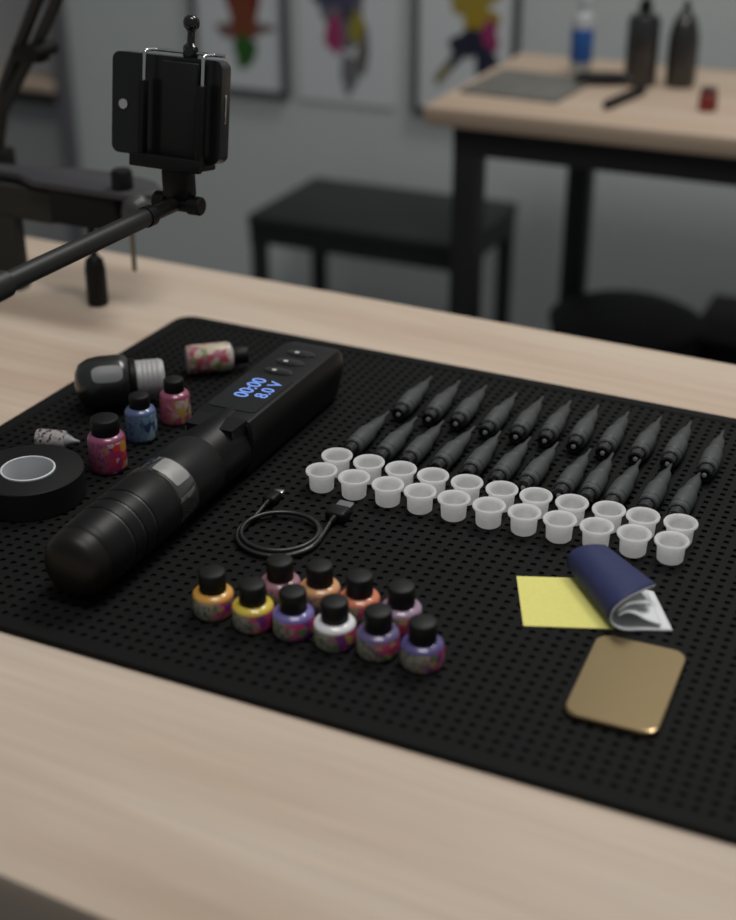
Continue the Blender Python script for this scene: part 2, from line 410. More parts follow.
# ------------------------------------------------------------------ work table
ra = -math.atan(.0438)
t = thing('work_table', 'large pale wood work table filling the foreground', 'table', (-.28, .3175, FLOOR), ra)
L0, L1, DEP = -1.15, .75, .652
m = MB(); m.rbox((L0, 0, .747-.032), (L1, DEP, .747), .0025, 2); m.build('tabletop', W_TABLE, t)
m = MB()
for y in (.05, DEP-.09): m.box((L0+.12, y, .655), (L1-.12, y+.04, .7148))
for x in (L0+.08, L1-.12): m.box((x, .05, .655), (x+.04, DEP-.05, .7148))
m.build('frame', M_BLKSAT, t, smooth=False)
for x in (L0+.08, L1-.12):
    for y in (.05, DEP-.09):
        m = MB(); m.rbox((x, y, 0), (x+.04, y+.04, .6548), .001); m.build('leg', M_BLKSAT, t)

# ------------------------------------------------------------------ perforated mat
P = .007; X0 = -.2016-P/2-50*P; Y0 = .568-P/2-14*P; NX = 83; NY = 56
GX1 = X0+NX*P; GY1 = Y0+NY*P
OX0, OX1, OY0, OY1 = -.5655, .0305, .4583, .8683
def warp(x, y):
    far = .8640-.025*(x+.12)
    y2 = .4583+(y-.4583)*(far-.4583)/(OY1-.4583)
    return x+.02*(y2-.66)*(1 if x < -.3 else max(0, -x/.3)), y2
m = MB(); vs = []; fs = []
oc = [(PI/8+PI/4*k) for k in range(8)]
gv = {}
def gp(i, j):   # i, j in half cells
    if (i, j) not in gv:
        x, y = warp(X0+i*P/2, Y0+j*P/2); gv[(i, j)] = len(vs); vs.append((x, y, 0))
    return gv[(i, j)]
for a in range(NX):
    for b in range(NY):
        cx = X0+(a+.5)*P; cy = Y0+(b+.5)*P; R_ = .00165; top = []; bot = []
        for k in range(8):
            an = PI/4*k; sx = R_*(1.0 if k % 2 == 0 else 1.25)
            x, y = warp(cx+sx*math.cos(an), cy+sx*math.sin(an))
            top.append(len(vs)); vs.append((x, y, 0)); bot.append(len(vs)); vs.append((x, y, -.0013))
        ring = [gp(2*a+2, 2*b+1), gp(2*a+2, 2*b+2), gp(2*a+1, 2*b+2), gp(2*a, 2*b+2), gp(2*a, 2*b+1), gp(2*a, 2*b), gp(2*a+1, 2*b), gp(2*a+2, 2*b)]
        for k in range(8):
            n = (k+1) % 8
            fs.append((top[k], ring[k], ring[n], top[n])); fs.append((bot[k], top[k], top[n], bot[n]))
        fs.append(tuple(bot))
m.add(vs, fs)
n_ = 8; out = rrect(OX0, OY0, OX1, OY1, .014, n_)
inn = []
for (x, y) in ((GX1, Y0), (GX1, GY1), (X0, GY1), (X0, Y0)): inn += [(x, y)]*(n_+1)
def ringpts(pts, z, d=0):
    r = []
    for x, y in pts:
        q = warp(x, y); r.append((q[0], q[1], z))
    return r
def shrink(pts, d):
    cx = (OX0+OX1)/2; cy = (OY0+OY1)/2
    return [(x-(d if x > cx else -d), y-(d if y > cy else -d)) for x, y in pts]
rings = [ringpts(inn, -.0028), ringpts(inn, .0004), ringpts(shrink(out, .0018), .0006), ringpts(shrink(out, .0005), .0002), ringpts(out, -.0008), ringpts(out, -.003)]
n = len(out); vs = [p for r_ in rings for p in r_]; fs = []
for i in range(len(rings)-1):
    for k in range(n):
        k2 = (k+1) % n; fs.append((i*n+k, i*n+k2, (i+1)*n+k2, (i+1)*n+k))
m.add(vs, fs)
me_mat = m.build('rubber_mat', M_MAT, smooth=False)
tag(me_mat, 'large black perforated rubber mat with rounded corners on the work table', 'mat')

# ------------------------------------------------------------------ ink cups
prof = [(0, 0), (.0066, 0), (.0073, .0007), (.0077, .0085), (.0080, .0097), (.0090, .0106), (.0096, .0114), (.0097, .0122), (.0094, .0128), (.0088, .0129), (.0078, .0122), (.0071, .0114),
        (.0067, .0104), (.0065, .0085), (.0063, .0056), (.0056, .0050), (0, .0048)]
m = MB(); m.lathe(prof, 36)
cup0 = m.build('ink_cup', M_CUP, ang=60)
cf = [(-.3328,.6604),(-.3112,.6604),(-.2892,.6606),(-.2686,.6607),(-.2474,.6610),(-.2260,.6616),(-.2048,.6623),(-.1840,.6630),(-.1628,.6640),(-.1417,.6651),(-.1209,.6662)]
cb = [(-.3330,.6823),(-.3114,.6823),(-.2901,.6822),(-.2692,.6823),(-.2476,.6827),(-.2259,.6833),(-.2051,.6839),(-.1836,.6847),(-.1620,.6856),(-.1423,.6864),(-.1210,.6876)]
first = True
for row, where in ((cf, 'row nearer the camera'), (cb, 'row nearer the cartridges')):
    for i, (x, y) in enumerate(row):
        o = cup0 if first else cup0.copy()
        if not first: COL.objects.link(o)
        first = False
        o.location = (x, y, .0001); o.rotation_euler.z = random.random()*3
        w = ORD[i] if i < 10 else 'rightmost'
        tag(o, 'small translucent white ink cup, %s in the %s' % (w, where), 'cup', 'ink cups in two rows on the mat')

# ------------------------------------------------------------------ needle cartridges
def make_cartridge():
    t = thing('needle_cartridge', '', 'cartridge')
    R = Matrix.Translation((0, 0, .0062)) @ Matrix.Rotation(-PI/2, 4, 'X')   # lathe axis -> +y
    m = MB(); m.lathe([(0, .0008), (.0035, .0008), (.0038, 0), (.0048, .0006), (.0050, .0060), (.0046, .0064), (.0046, .0090), (0, .0090)], 24, R); m.build('drive_collar', M_BLKGL, t)
    m = MB(); m.lathe([(0, -.0004), (.0013, -.0002), (.0016, .0009), (0, .0010)], 14, R); m.build('membrane', plain('membrane_grey', (.34, .34, .35), .3), t)
    m = MB(); m.lathe([(0, .0085), (.0052, .0085), (.0060, .0093), (.0061, .0130), (.0058, .0136), (.0063, .0142), (.0062, .0300), (.0057, .0310), (.0052, .0314), (.0052, .0345), (.0046, .0352), (0, .0352)], 28, R)
    m.build('housing', M_SMOKE, t)
    # flattened, sloping tip
    vs = []; fs = []; S = 16; st = [(.0350, .0049, .0046, 0), (.043, .0046, .0036, .0002), (.050, .0037, .0026, .0004), (.0535, .0024, .0020, .0005), (.056, .0014, .0014, .0006), (.0655, .0008, .0009, .0006)]
    for (y, rx, rz_, dz) in st:
        for k in range(S):
            a = 2*PI*k/S; vs.append((rx*math.cos(a), y, .0062+dz+rz_*math.sin(a)))
    for i in range(len(st)-1):
        for k in range(S):
            n = (k+1) % S; fs.append((i*S+k, i*S+n, (i+1)*S+n, (i+1)*S+k))
    fs.append(tuple(range(S))); fs.append(tuple((len(st)-1)*S+k for k in range(S)))
    m = MB(); m.add(vs, fs); m.build('tip', M_SMOKE2, t)
    return t
cart0 = make_cartridge()
CB = [(-.3270,.7638,92.5),(-.3060,.7651,92.7),(-.2871,.7660,92),(-.2651,.7621,91),(-.2451,.7641,92.6),(-.2264,.7663,92.3),(-.2072,.7664,92.4),(-.1880,.7651,90.6),(-.1671,.7656,90.1),(-.1474,.7672,90.2),(-.1234,.7621,91.8)]
CF = [(-.3338,.6990,90),(-.3120,.6985,91.4),(-.2948,.7005,90.4),(-.2750,.7010,88.9),(-.2545,.7010,91.3),(-.2362,.7005,89.6),(-.2184,.7010,89.2),(-.1960,.7005,90),(-.1800,.7010,91.4),(-.1650,.6995,88.9),(-.1455,.7030,89.4),(-.1275,.7020,88.8)]
first = True
for row, where in ((CB, 'far row by the mat edge'), (CF, 'row just behind the ink cups')):
    for i, (x, y, a) in enumerate(row):
        o = cart0 if first else dup(cart0); first = False
        o.location = (x, y-.001, .0001); o.rotation_euler.z = math.radians(a-90)
        w = 'rightmost' if i == len(row)-1 else ORD[i]
        tag(o, 'smoky grey needle cartridge, %s in the %s' % (w, where), 'cartridge', 'needle cartridges in two rows on the mat')

# ------------------------------------------------------------------ ink bottles
def cap_profile(r, z0, z1):
    return [(0, z0), (r*.96, z0), (r, z0+.0006), (r*1.0, z1-.0012), (r*.95, z1-.0003), (r*.88, z1), (0, z1)]
def ink_bottle(label, R, hs, hn, z0, z1, rc, liquid, lab, loc, face, group=None, lying=None):
    """R body radius, hs shoulder height, hn neck height, cap z0..z1 radius rc"""
    t = thing('ink_bottle', label, 'bottle', loc, face, group)
    T = lying
    m = MB(); m.lathe([(0, 0), (R*.88, 0), (R*.97, .0010), (R, .0028), (R, hs), (R*.985, hs+(hn-hs)*.25), (R*.90, hs+(hn-hs)*.62), (rc*1.02, hn-.0004), (rc*.9, hn), (0, hn)], 40, T)
    m.build('body', liquid, t, ang=60)
    m = MB(); m.lathe([(R*.90, .0002), (R*.985, .0012), (R*1.012, .0029), (R*1.012, hs-.0003), (R*1.0, hs)], 40, T)
    m.build('label', lab, t, ang=60)
    m = MB(); m.lathe(cap_profile(rc, z0, z1), 64, T, rib=.012, ribz=(z0+.0005, z1-.001)); m.build('cap', M_BLKCAP, t, ang=50)
    return t
def ink(name, c, rough=.28):
    return plain('ink_'+name, c, rough, spec=.6, coat=.3)
FACE = math.radians(24)
FB = [(-.3249,.5184,'orange_yellow',(.72,.36,.06),'orange-yellow','leftmost of the cluster'),
      (-.3007,.5170,'yellow',(.72,.55,.06),'bright yellow','second from the left in the nearer row'),
      (-.2789,.5195,'violet_blue',(.17,.145,.40),'violet blue','right of the yellow bottle'),
      (-.2559,.5200,'white',(.85,.86,.87),'white','standing in the middle of the nearer row'),
      (-.2328,.5213,'purple',(.13,.10,.24),'dull purple','right of the white bottle'),
      (-.2091,.5214,'indigo',(.10,.08,.25),'dark indigo','rightmost of the cluster'),
      (-.2976,.5404,'mauve',(.36,.17,.22),'dusky mauve','behind the yellow bottle'),
      (-.2765,.5444,'peach',(.72,.36,.16),'peach orange','behind the violet blue bottle'),
      (-.2535,.5438,'coral',(.72,.22,.11),'coral orange','behind the white bottle'),
      (-.2301,.5437,'lilac',(.38,.26,.38),'pale lilac','behind the dull purple bottle')]
for (x, y, nm, c, word, where) in FB:
    ink_bottle('small %s ink bottle, %s' % (word, where), .0106, .0112, .0142, .0134, .0250, .0070, ink(nm, c), LB_MAIN,
               (x+(.001 if y < .53 else 0), y-(.0025 if y < .53 else 0), .0001), FACE+random.uniform(-.15, .15), 'small ink bottles clustered at the front of the mat')
ink_bottle('taller magenta ink bottle beside the roll of black tape', .0115, .0218, .0252, .0242, .0352, .0086, ink('magenta', (.28, .07, .15)), LB_MAG, (-.4651, .6286, .0001), FACE+.2)
ink_bottle('blue labelled ink bottle between the magenta bottle and the pink one', .0100, .0195, .0232, .0222, .0312, .0066, ink('blue', (.09, .13, .27)), LB_BLUE, (-.4692, .6730, .0001), FACE)
ink_bottle('pink and yellow ink bottle right behind the tattoo pen', .0100, .0188, .0226, .0216, .0308, .0066, ink('pink', (.30, .07, .14)), LB_PINK, (-.4629, .7045, .0001), FACE)
# bottle lying on its side
d = Vector((.0369, .0290, 0)).normalized()
T = Matrix.Rotation(PI/2, 4, 'Y')
ink_bottle('pale ink bottle with a floral label lying on its side', .0105, .0290, .0335, .0330, .0440, .0062, ink('cream', (.62, .52, .50)), LB_CRM,
           (-.4965, .7745, .0109), math.atan2(d.y, d.x), None, T)

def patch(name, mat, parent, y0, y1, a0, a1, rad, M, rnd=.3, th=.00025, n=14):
    # painted highlight: thin curved plate following a lathed body: rounded outline in (length, angle)
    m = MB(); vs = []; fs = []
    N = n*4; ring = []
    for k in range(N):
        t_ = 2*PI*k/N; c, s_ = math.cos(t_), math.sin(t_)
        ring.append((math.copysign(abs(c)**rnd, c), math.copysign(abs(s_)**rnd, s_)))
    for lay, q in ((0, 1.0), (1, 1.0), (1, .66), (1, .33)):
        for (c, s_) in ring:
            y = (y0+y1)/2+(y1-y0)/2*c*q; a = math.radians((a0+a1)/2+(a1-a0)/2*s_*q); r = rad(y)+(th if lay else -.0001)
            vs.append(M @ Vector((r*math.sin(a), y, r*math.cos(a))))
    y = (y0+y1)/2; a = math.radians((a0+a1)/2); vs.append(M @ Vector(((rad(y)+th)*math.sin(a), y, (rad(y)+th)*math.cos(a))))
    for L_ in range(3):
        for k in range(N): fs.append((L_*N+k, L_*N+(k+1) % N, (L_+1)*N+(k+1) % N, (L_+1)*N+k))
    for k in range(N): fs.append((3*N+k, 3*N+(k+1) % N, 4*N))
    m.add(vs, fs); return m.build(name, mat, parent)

# ------------------------------------------------------------------ black dropper bottle lying down
t = thing('dropper_bottle', 'glossy black round-ended bottle with a silver cap lying at the mat edge', 'bottle', (-.5320, .6930, .0183), math.atan2(.0309, .0395))
T = Matrix.Rotation(PI/2, 4, 'Y')
m = MB(); m.lathe([(0, -.002), (.008, -.0012), (.0135, .0018), (.0170, .0080), (.0180, .015), (.0180, .028), (.0172, .032), (.0145, .0345), (.0135, .035), (0, .035)], 48, T); m.build('body', M_BOTBLK, t)
m = MB(); m.lathe([(0, .035), (.0142, .035), (.0146, .0355), (.0146, .0385), (.0140, .039), (0, .039)], 40, T); m.build('collar', M_BLK, t)
m = MB(); pr = [(0, .039), (.0124, .039)]
for k in range(5): pr += [(.0128, .0400+k*.0033), (.0128, .0422+k*.0033), (.0124, .0427+k*.0033)]
pr += [(.0122, .0568), (.0112, .0580), (0, .0580)]
m.lathe(pr, 40, T); m.build('cap', M_SILV, t)
def drad(y): return .0180 if y > .015 else .0170+(y-.008)/.007*.001
patch('label', plain('bottle_highlight_grey', (.20, .21, .21), .45), t, .0095, .0300, 30, 68, drad, Matrix.Rotation(-PI/2, 4, 'Z'), .55)  # no printed label: a light reflection on the black body, painted as grey plate
# tube with dotted label
t = thing('label_tube', 'tiny white tube with a dark dotted print lying behind the tape', 'tube', (-.5235, .6350, .0063), math.atan2(.0058, .0229))
m = MB(); m.lathe([(0, 0), (.0056, .0003), (.0061, .001), (.0061, .0185), (.0052, .0195), (0, .0195)], 28, T); m.build('body', LB_DOT, t)
m = MB(); m.lathe([(0, .0195), (.0045, .0195), (.0036, .0215), (.0014, .0255), (.0006, .0285), (0, .0285)], 20, T); m.build('nozzle', M_CLEARW, t)

# ------------------------------------------------------------------ tape roll
t = thing('tape_roll', 'thick roll of black tape with a grey core at the mat left side', 'tape', (-.4876, .5795, .0001))
m = MB(); pr = [(.0163, .0004)]
pr += [(.0325, 0), (.0330, .0006), (.0330, .0174), (.0325, .0180)]
for k in range(9):
    r_ = .0318-k*.0018; pr += [(r_, .01795), (r_-.0005, .01815)]
pr += [(.0163, .0178), (.0163, .0004)]
m.lathe(pr, 96); m.build('tape', M_TAPE, t)
m = MB(); m.lathe([(.0150, 0), (.0162, 0), (.0162, .0185), (.0158, .0188), (.0154, .0188), (.0150, .0184), (.0150, 0)], 64); m.build('core', M_CORE, t)

# ------------------------------------------------------------------ tattoo pen
PX, PZ = -.3953, .0208
t = thing('tattoo_pen', 'large black cordless tattoo pen with a lit display lying across the mat', 'tattoo machine', (PX, .486, 0))
R = Matrix.Translation((0, 0, PZ)) @ Matrix.Rotation(-PI/2, 4, 'X')
m = MB(); m.lathe([(0, .0035), (.0100, .0037), (.0150, .0052), (.0176, .0085), (.0186, .0122), (.0187, .0172), (.0178, .0180), (0, .0180)], 56, R); m.build('tip_cover', M_PENEND, t)
pr = [(0, .018), (.0180, .018), (.0192, .0195), (.0198, .0250), (.0201, .0330)]
for y in (.0375, .0480, .0590): pr += [(.0203, y-.0012), (.0203, y-.0002), (.0194, y+.0002), (.0194, y+.0010), (.0204, y+.0014), (.0205, y+.0024)]
pr += [(.0205, .0825), (.0200, .0840), (0, .0840)]
m = MB(); m.lathe(pr, 64, R); m.build('grip', M_PEN, t)
for y in (.0375, .0480, .0590):
    m = MB(); m.lathe([(.0193, y+.0003), (.01965, y+.0004), (.01965, y+.0009), (.0193, y+.0010)], 64, R); m.build('grip_ring', M_GROOVE, t)
m = MB(); m.lathe([(0, .0841), (.0199, .0841), (.0207, .0848), (.0207, .1020), (.0203, .1028), (0, .1028)], 64, R); m.build('gloss_band', M_PENG, t)
patch('painted_highlight', plain('pen_highlight_grey', (.30, .295, .285), .45, metal=.2), t, .0868, .1012, 0, 52, lambda y: .0207, Matrix.Translation((0, 0, PZ)), .22)  # soft light reflection on the band, painted as a pale grey plate
m = MB(); m.lathe([(0, .1029), (.0196, .1029), (.0200, .1034), (.0200, .1330), (.0197, .1336), (.0197, .1342), (.0200, .1348), (.0198, .185), (0, .186)], 64, R); m.build('barrel', M_PEN, t)
# display block: hexagonal section swept along y with rounded ends
sec = [(-.0170, .0402), (.0170, .0402), (.0190, .0396), (.0203, .0376), (.0218, .0290), (.0214, .0240), (.0165, .0040), (.0135, .0012), (-.0135, .0012), (-.0165, .0040), (-.0214, .0240), (-.0218, .0290), (-.0203, .0376), (-.0190, .0396)]
vs = []; fs = []; ys = [(.1640, .90, 0), (.1655, .985, 0), (.168, 1, 0), (.280, 1, 0), (.2880, .985, -.0005), (.2935, .94, -.001), (.2965, .86, -.002), (.2975, .74, -.003)]
n = len(sec)
for (y, s_, dz) in ys:
    for (x, z) in sec: vs.append((x*s_, y, max(.0006, .0205+(z-.0205)*s_+dz)))
for i in range(len(ys)-1):
    for k in range(n): fs.append((i*n+k, i*n+(k+1) % n, (i+1)*n+(k+1) % n, (i+1)*n+k))
fs.append(tuple(range(n))); fs.append(tuple((len(ys)-1)*n+k for k in range(n)))
m = MB(); m.add(vs, fs); m.build('display_block', M_PEN, t, ang=25)
# raised wedge joining barrel and block, with the two dark notches left beside it
m = MB(); w0, w1 = .0155, .0172
m.add([(-w0, .150, .0395), (w0, .150, .0395), (w1, .166, .0404), (-w1, .166, .0404), (-w0, .150, .030), (w0, .150, .030), (w1, .166, .030), (-w1, .166, .030)],
      [(0, 1, 2, 3), (4, 7, 6, 5), (0, 4, 5, 1), (1, 5, 6, 2), (2, 6, 7, 3), (3, 7, 4, 0)]); m.build('shoulder', M_PEN, t, smooth=False)
m = MB(); m.prism(rrect(-.0165, .176, .0165, .230, .003), .0402, .0406); sc_o = m.build('display', M_SCREEN, t)
text_mesh('timer_digits', '00:00', .0136, M_DIGIT, sc_o, (-.0035, .2085, .0407), PI/2)
text_mesh('voltage_digits', '8.0 V', .0122, M_DIGIT, sc_o, (.0088, .2100, .0407), PI/2)
for y in (.2390, .2550, .2710):
    m = MB(); m.prism([(.0105*math.cos(2*PI*k/24), y+.0050*math.sin(2*PI*k/24)) for k in range(24)], .0402, .0408, bev=.0003); bo = m.build('button', M_BLKGL, t)
    m = MB(); m.prism([(-.0030+.0018*math.cos(2*PI*k/14), y+.0014*math.sin(2*PI*k/14)) for k in range(14)], .0408, .0410); m.build('button_mark', M_DOT, bo)

# ------------------------------------------------------------------ usb cable
t = thing('usb_cable', 'thin black charging cable coiled in a loop on the mat', 'cable', (-.3285, .5975, 0))
cx, cy = -.3285, .5975
pts = []
def P3(x, y, z=.0016): return (x-cx, y-cy, z)
pts = [P3(-.3518, .6225, .003), P3(-.3517, .615, .0016)]
a0 = math.radians(176); turns = 2.53; N = 130
for i in range(N+1):
    f = i/N; a = a0+2*PI*turns*f
    rr = .0224+.0012*math.sin(f*9)+.0012*f
    pts.append((rr*math.cos(a), rr*math.sin(a), .0016+.0040*min(1, f*1.6)*(.6+.4*math.sin(f*5))))
ae = a0+2*PI*turns
pts += [P3(-.3070, .6150, .0032), P3(-.3072, .6200, .0040)]
m = MB()
# smooth the joins
for _ in range(3): pts = [pts[0]]+[tuple((pts[i-1][k]+2*pts[i][k]+pts[i+1][k])/4 for k in range(3)) for i in range(1, len(pts)-1)]+[pts[-1]]
m.tube(pts, .00135, 10); m.build('cord', plain('cord_black', (.014, .014, .014), .36, spec=.6), t)
m = MB(); m.tube([P3(-.3518, .6215, .0030), P3(-.3518, .6265, .0030)], [.0014, .0022], 12); m.rbox((-.3518-.0042-cx, .6265-cy, .0005), (-.3518+.0042-cx, .6375-cy, .0062), .0018, 3); c1 = m.build('plug', M_BLK, t)
m = MB(); m.rbox((-.3518-.0036-cx, .6376-cy, .0020), (-.3518+.0036-cx, .6425-cy, .0046), .0010, 2); m.build('plug_tip', M_STEEL, c1)
m = MB(); m.tube([P3(-.3071, .6185, .0040), P3(-.3071, .6240, .0040)], [.0014, .0024], 12); m.rbox((-.3071-.0062-cx, .6240-cy, .0005), (-.3071+.0062-cx, .6355-cy, .0075), .0018, 3); c2 = m.build('plug', M_BLK, t)
m = MB(); m.rbox((-.3071-.0048-cx, .6356-cy, .0018), (-.3071+.0048-cx, .6425-cy, .0062), .0004, 1); m.build('plug_tip', M_STEEL, c2)

# ------------------------------------------------------------------ transfer paper
def bez(pts, n):
    P_ = [Vector(p) for p in pts]; P_ = [2*P_[0]-P_[1]]+P_+[2*P_[-1]-P_[-2]]; out = []
    for i in range(1, len(P_)-2):
        for k in range(n):
            u = k/n; a, b, c, d_ = P_[i-1:i+3]
            out.append(.5*((2*b)+(-a+c)*u+(2*a-5*b+4*c-d_)*u*u+(-a+3*b-3*c+d_)*u**3))
    out.append(P_[-2]); return out
m = MB(); y1, y2 = (-.1921, .6135), (-.1732, .5697); e1 = Vector((.0704, .0272)).normalized()
a_ = Vector(y1); b_ = Vector(y2); c_ = b_+e1*.046; d_ = a_+e1*.052
m.prism([tuple(b_), tuple(c_), tuple(d_), tuple(a_)], .0002, .0007)
tag(m.build('yellow_sheet', M_YEL, smooth=False), 'flat yellow paper sheet sticking out from under the curled navy paper', 'paper')
t = thing('transfer_paper', 'curled sheet of navy backed transfer paper folded over to its white side', 'paper')
def ruled(CFp, CBp, n=8, m_=14, th=.0012, mats=None, bow=.0):
    A = bez(CFp, n); B = bez(CBp, n); vs = []; fs = []; w = m_+1
    for i in range(len(A)):
        for j in range(w):
            s_ = j/m_; vs.append(A[i].lerp(B[i], s_)+Vector((0, 0, bow*math.sin(PI*s_)*(1 if A[i].z > .006 else 0))))
    for i in range(len(A)-1):
        for j in range(m_): fs.append((i*w+j, i*w+j+1, (i+1)*w+j+1, (i+1)*w+j))
    me = bpy.data.meshes.new('sheet'); me.from_pydata([tuple(v) for v in vs], [], fs)
    return me
def solid(name, me, th, mats, parent, off, flip):
    for mm in mats: me.materials.append(mm)
    for p in me.polygons: p.use_smooth = True
    if flip: me.flip_normals()
    o = bpy.data.objects.new(name, me); COL.objects.link(o); o.parent = parent
    md = o.modifiers.new('thickness', 'SOLIDIFY'); md.thickness = th; md.offset = off
    if len(mats) > 1: md.material_offset = 1; md.material_offset_rim = 0
    return o
CFp = [(-.1028,.5969,.0012), (-.1160,.5915,.0012), (-.1255,.5872,.0014), (-.1312,.5852,.0055), (-.1306,.5860,.0125), (-.1260,.5905,.0170), (-.1210,.6010,.0170), (-.1177,.6159,.0125)]
CBp = [(-.1205,.6285,.0012), (-.1400,.6290,.0012), (-.1580,.6270,.0014), (-.1665,.6265,.0060), (-.1668,.6280,.0125), (-.1625,.6300,.0165), (-.1570,.6330,.0175), (-.1510,.6370,.0165)]
me = ruled(CFp, CBp); solid('curled_sheet', me, .0013, [M_WHITEP, M_NAVY], t, -1, False)
CF2 = [(-.1085,.5960,.0030), (-.1160,.5935,.0055), (-.1210,.5908,.0092), (-.1250,.5888,.0105), (-.1285,.5872,.0085)]
CB2 = [(-.1240,.6260,.0030), (-.1340,.6265,.0055), (-.1450,.6270,.0090), (-.1540,.6275,.0100), (-.1610,.6275,.0080)]
solid('inner_leaf', ruled(CF2, CB2), .0007, [M_WHITEP], t, 0, False)
CF3 = [(-.1165,.6040,.0085), (-.1205,.5975,.0120), (-.1250,.5905,.0140), (-.1290,.5875,.0110)]
CB3 = [(-.1400,.6310,.0080), (-.1480,.6300,.0115), (-.1570,.6290,.0135), (-.1630,.6285,.0105)]
solid('inner_leaf', ruled(CF3, CB3), .0007, [M_WHITEP], t, 0, False)

# ------------------------------------------------------------------ gold card
t = MB(); q = []
corn = [(-.1335, .5060), (-.0885, .5072), (-.0900, .5782), (-.1360, .5768)]
cc = Vector((sum(c[0] for c in corn)/4, sum(c[1] for c in corn)/4))
for i in range(4):
    p = Vector(corn[i]); a = (Vector(corn[i-1])-p).normalized(); b = (Vector(corn[(i+1) % 4])-p).normalized(); r_ = .0075
    for k in range(9):
        u = k/8; A = p+a*r_; B = p+b*r_
        # quadratic-like round corner
        c = p+(a+b)*r_; ang0 = math.atan2((A-c).y, (A-c).x); ang1 = math.atan2((B-c).y, (B-c).x)
        dd = (ang1-ang0+PI) % (2*PI)-PI; an = ang0+dd*u
        q.append((c.x+r_*math.cos(an)-cc.x, c.y+r_*math.sin(an)-cc.y))
t.prism(q, 0, .0034, bev=.0016)
o = t.build('metal_card', M_GOLD, loc=(cc.x, cc.y, .0001), ang=12); tag(o, 'gold metal card with rounded corners lying near the front of the mat', 'card')

# ------------------------------------------------------------------ phone on its overhead mount
t = thing('phone_mount', 'black phone clamp on a horizontal boom arm above the table', 'phone holder', (-.473, .362, TT))
O = Vector((-.473, .362, TT))
inv = Matrix.Translation(-O)
def off(p): return tuple(Vector(p)-O)
m = MB(); m.lathe([(0, 0), (.027, 0), (.028, .002), (.028, .008), (.024, .011), (.009, .013), (0, .013)], 40); m.build('base', M_BLKSAT, t)
m = MB(); m.lathe([(0, .013), (.0075, .013), (.0075, .165), (.006, .167), (0, .167)], 24); m.build('post', M_BLKSAT, t)
m = MB(); m.rbox((-.012, -.012, .132), (.012, .012, .158), .003); m.build('post_clamp', M_BLK, t)
a = (-.4725, .374, .1440); b = (-.4712, .560, .1433); c = (-.4668, .692, .1432); d_ = (-.4655, .722, .1430)
m = MB(); m.tube([off(a), off(b)], .0078, 28); m.build('boom_sleeve', M_BLKSAT, t)
m = MB(); m.tube([off(b), off(c)], .0058, 28); m.build('boom_tube', M_BLKSAT, t)
m = MB(); m.tube([off(c), off((-.4664, .698, .1432))], .0066, 28); m.tube([off((-.4664, .698, .1432)), off(d_)], .0046, 24); m.build('boom_end', M_BLK, t)
m = MB(); m.lathe([(0, -.0170), (.0058, -.0170), (.0066, -.0160), (.0066, -.0085), (.0050, -.008), (.0050, .008), (.0060, .0085), (.0060, .0160), (.0052, .017), (0, .017)], 28, inv @ Matrix.Translation((-.4650, .728, .1425)) @ Matrix.Rotation(PI/2, 4, 'Y'))
m.build('hinge_knob', M_BLK, t)
m = MB(); m.rbox(off((-.4740, .723, .146)), off((-.4550, .735, .1655)), .002); m.build('stem', M_BLK, t)
TILT = math.radians(.4); PIV = Vector((-.4650, .73, .152))
TM = Matrix.Translation((-.0020, 0, .0022)) @ Matrix.Translation(PIV) @ Matrix.Rotation(TILT, 4, 'Y') @ Matrix.Rotation(math.radians(-9), 4, 'X') @ Matrix.Diagonal((1, 1, .96, 1)) @ Matrix.Translation(-PIV)      # the clamp leans back a little
LM = Matrix.Translation(-O) @ TM @ Matrix.Translation(O)
def tipped(o): o.data.transform(LM); return o
m = MB(); m.rbox(off((-.4935, .720, .1630)), off((-.4425, .740, .1672)), .0012); m.rbox(off((-.4935, .7185, .1620)), off((-.4425, .7235, .1705)), .001); tipped(m.build('lower_jaw', M_BLK, t))
m = MB(); m.rbox(off((-.4740, .7240, .1672)), off((-.4490, .7282, .2300)), .001); tipped(m.build('back_plate', plain('holder_plate', (.009, .009, .009), .5, spec=.3), t))
for x in (-.4862, -.4445):
    m = MB(); m.rbox(off((x-.0022, .7195, .1672)), off((x+.0022, .7255, .2170)), .0008); g = tipped(m.build('side_arm', M_BLK, t))
    m = MB(); m.tube([off((x, .7235, .212)), off((x, .7235, .2335)), off((x, .7245, .2350)), off((x, .7290, .2356)), off((x, .736, .2356))], .00115, 12); tipped(m.build('wire', M_CHROME, t))
m = MB(); m.tube([off((-.4885, .7365, .2356)), off((-.4360, .7365, .2356))], .0012, 12); tipped(m.build('top_rod', M_CHROME, t))
m = MB(); m.lathe([(0, -.0045), (.0042, -.0045), (.0048, -.003), (.0048, .003), (.0026, .005), (.0023, .0115), (.0030, .0131), (.0047, .0147), (.0053, .0175), (.0047, .0203), (.0028, .0221), (0, .0226)], 28, inv @ Matrix.Translation((-.4612, .7365, .2365)))
tipped(m.build('ball_head', M_BLKGL, t))
t = thing('smartphone', 'black smartphone held sideways in the clamp above the table', 'phone', tuple(TM @ Vector((-.4700, .7305, .1676)))); P0 = Vector(t.location); LP = Matrix.Translation(-P0) @ TM @ Matrix.Translation((-.4700, .7305, .1676))
m = MB(); Rm = Matrix.Rotation(PI/2, 4, 'X')
m.prism(rrect(-.0445, 0, .0348, .0650, .0055, 8), -.0125, -.0002, Rm, bev=.0022)
for i in range(len(m.v)):  # mirror in y so the bevelled side faces the camera
    x, y, z = m.v[i]; m.v[i] = (x, .0127-y, z)
m.build('body', plain('phone_black', (.0065, .0065, .0070), .28, spec=.5), t).data.transform(LP)
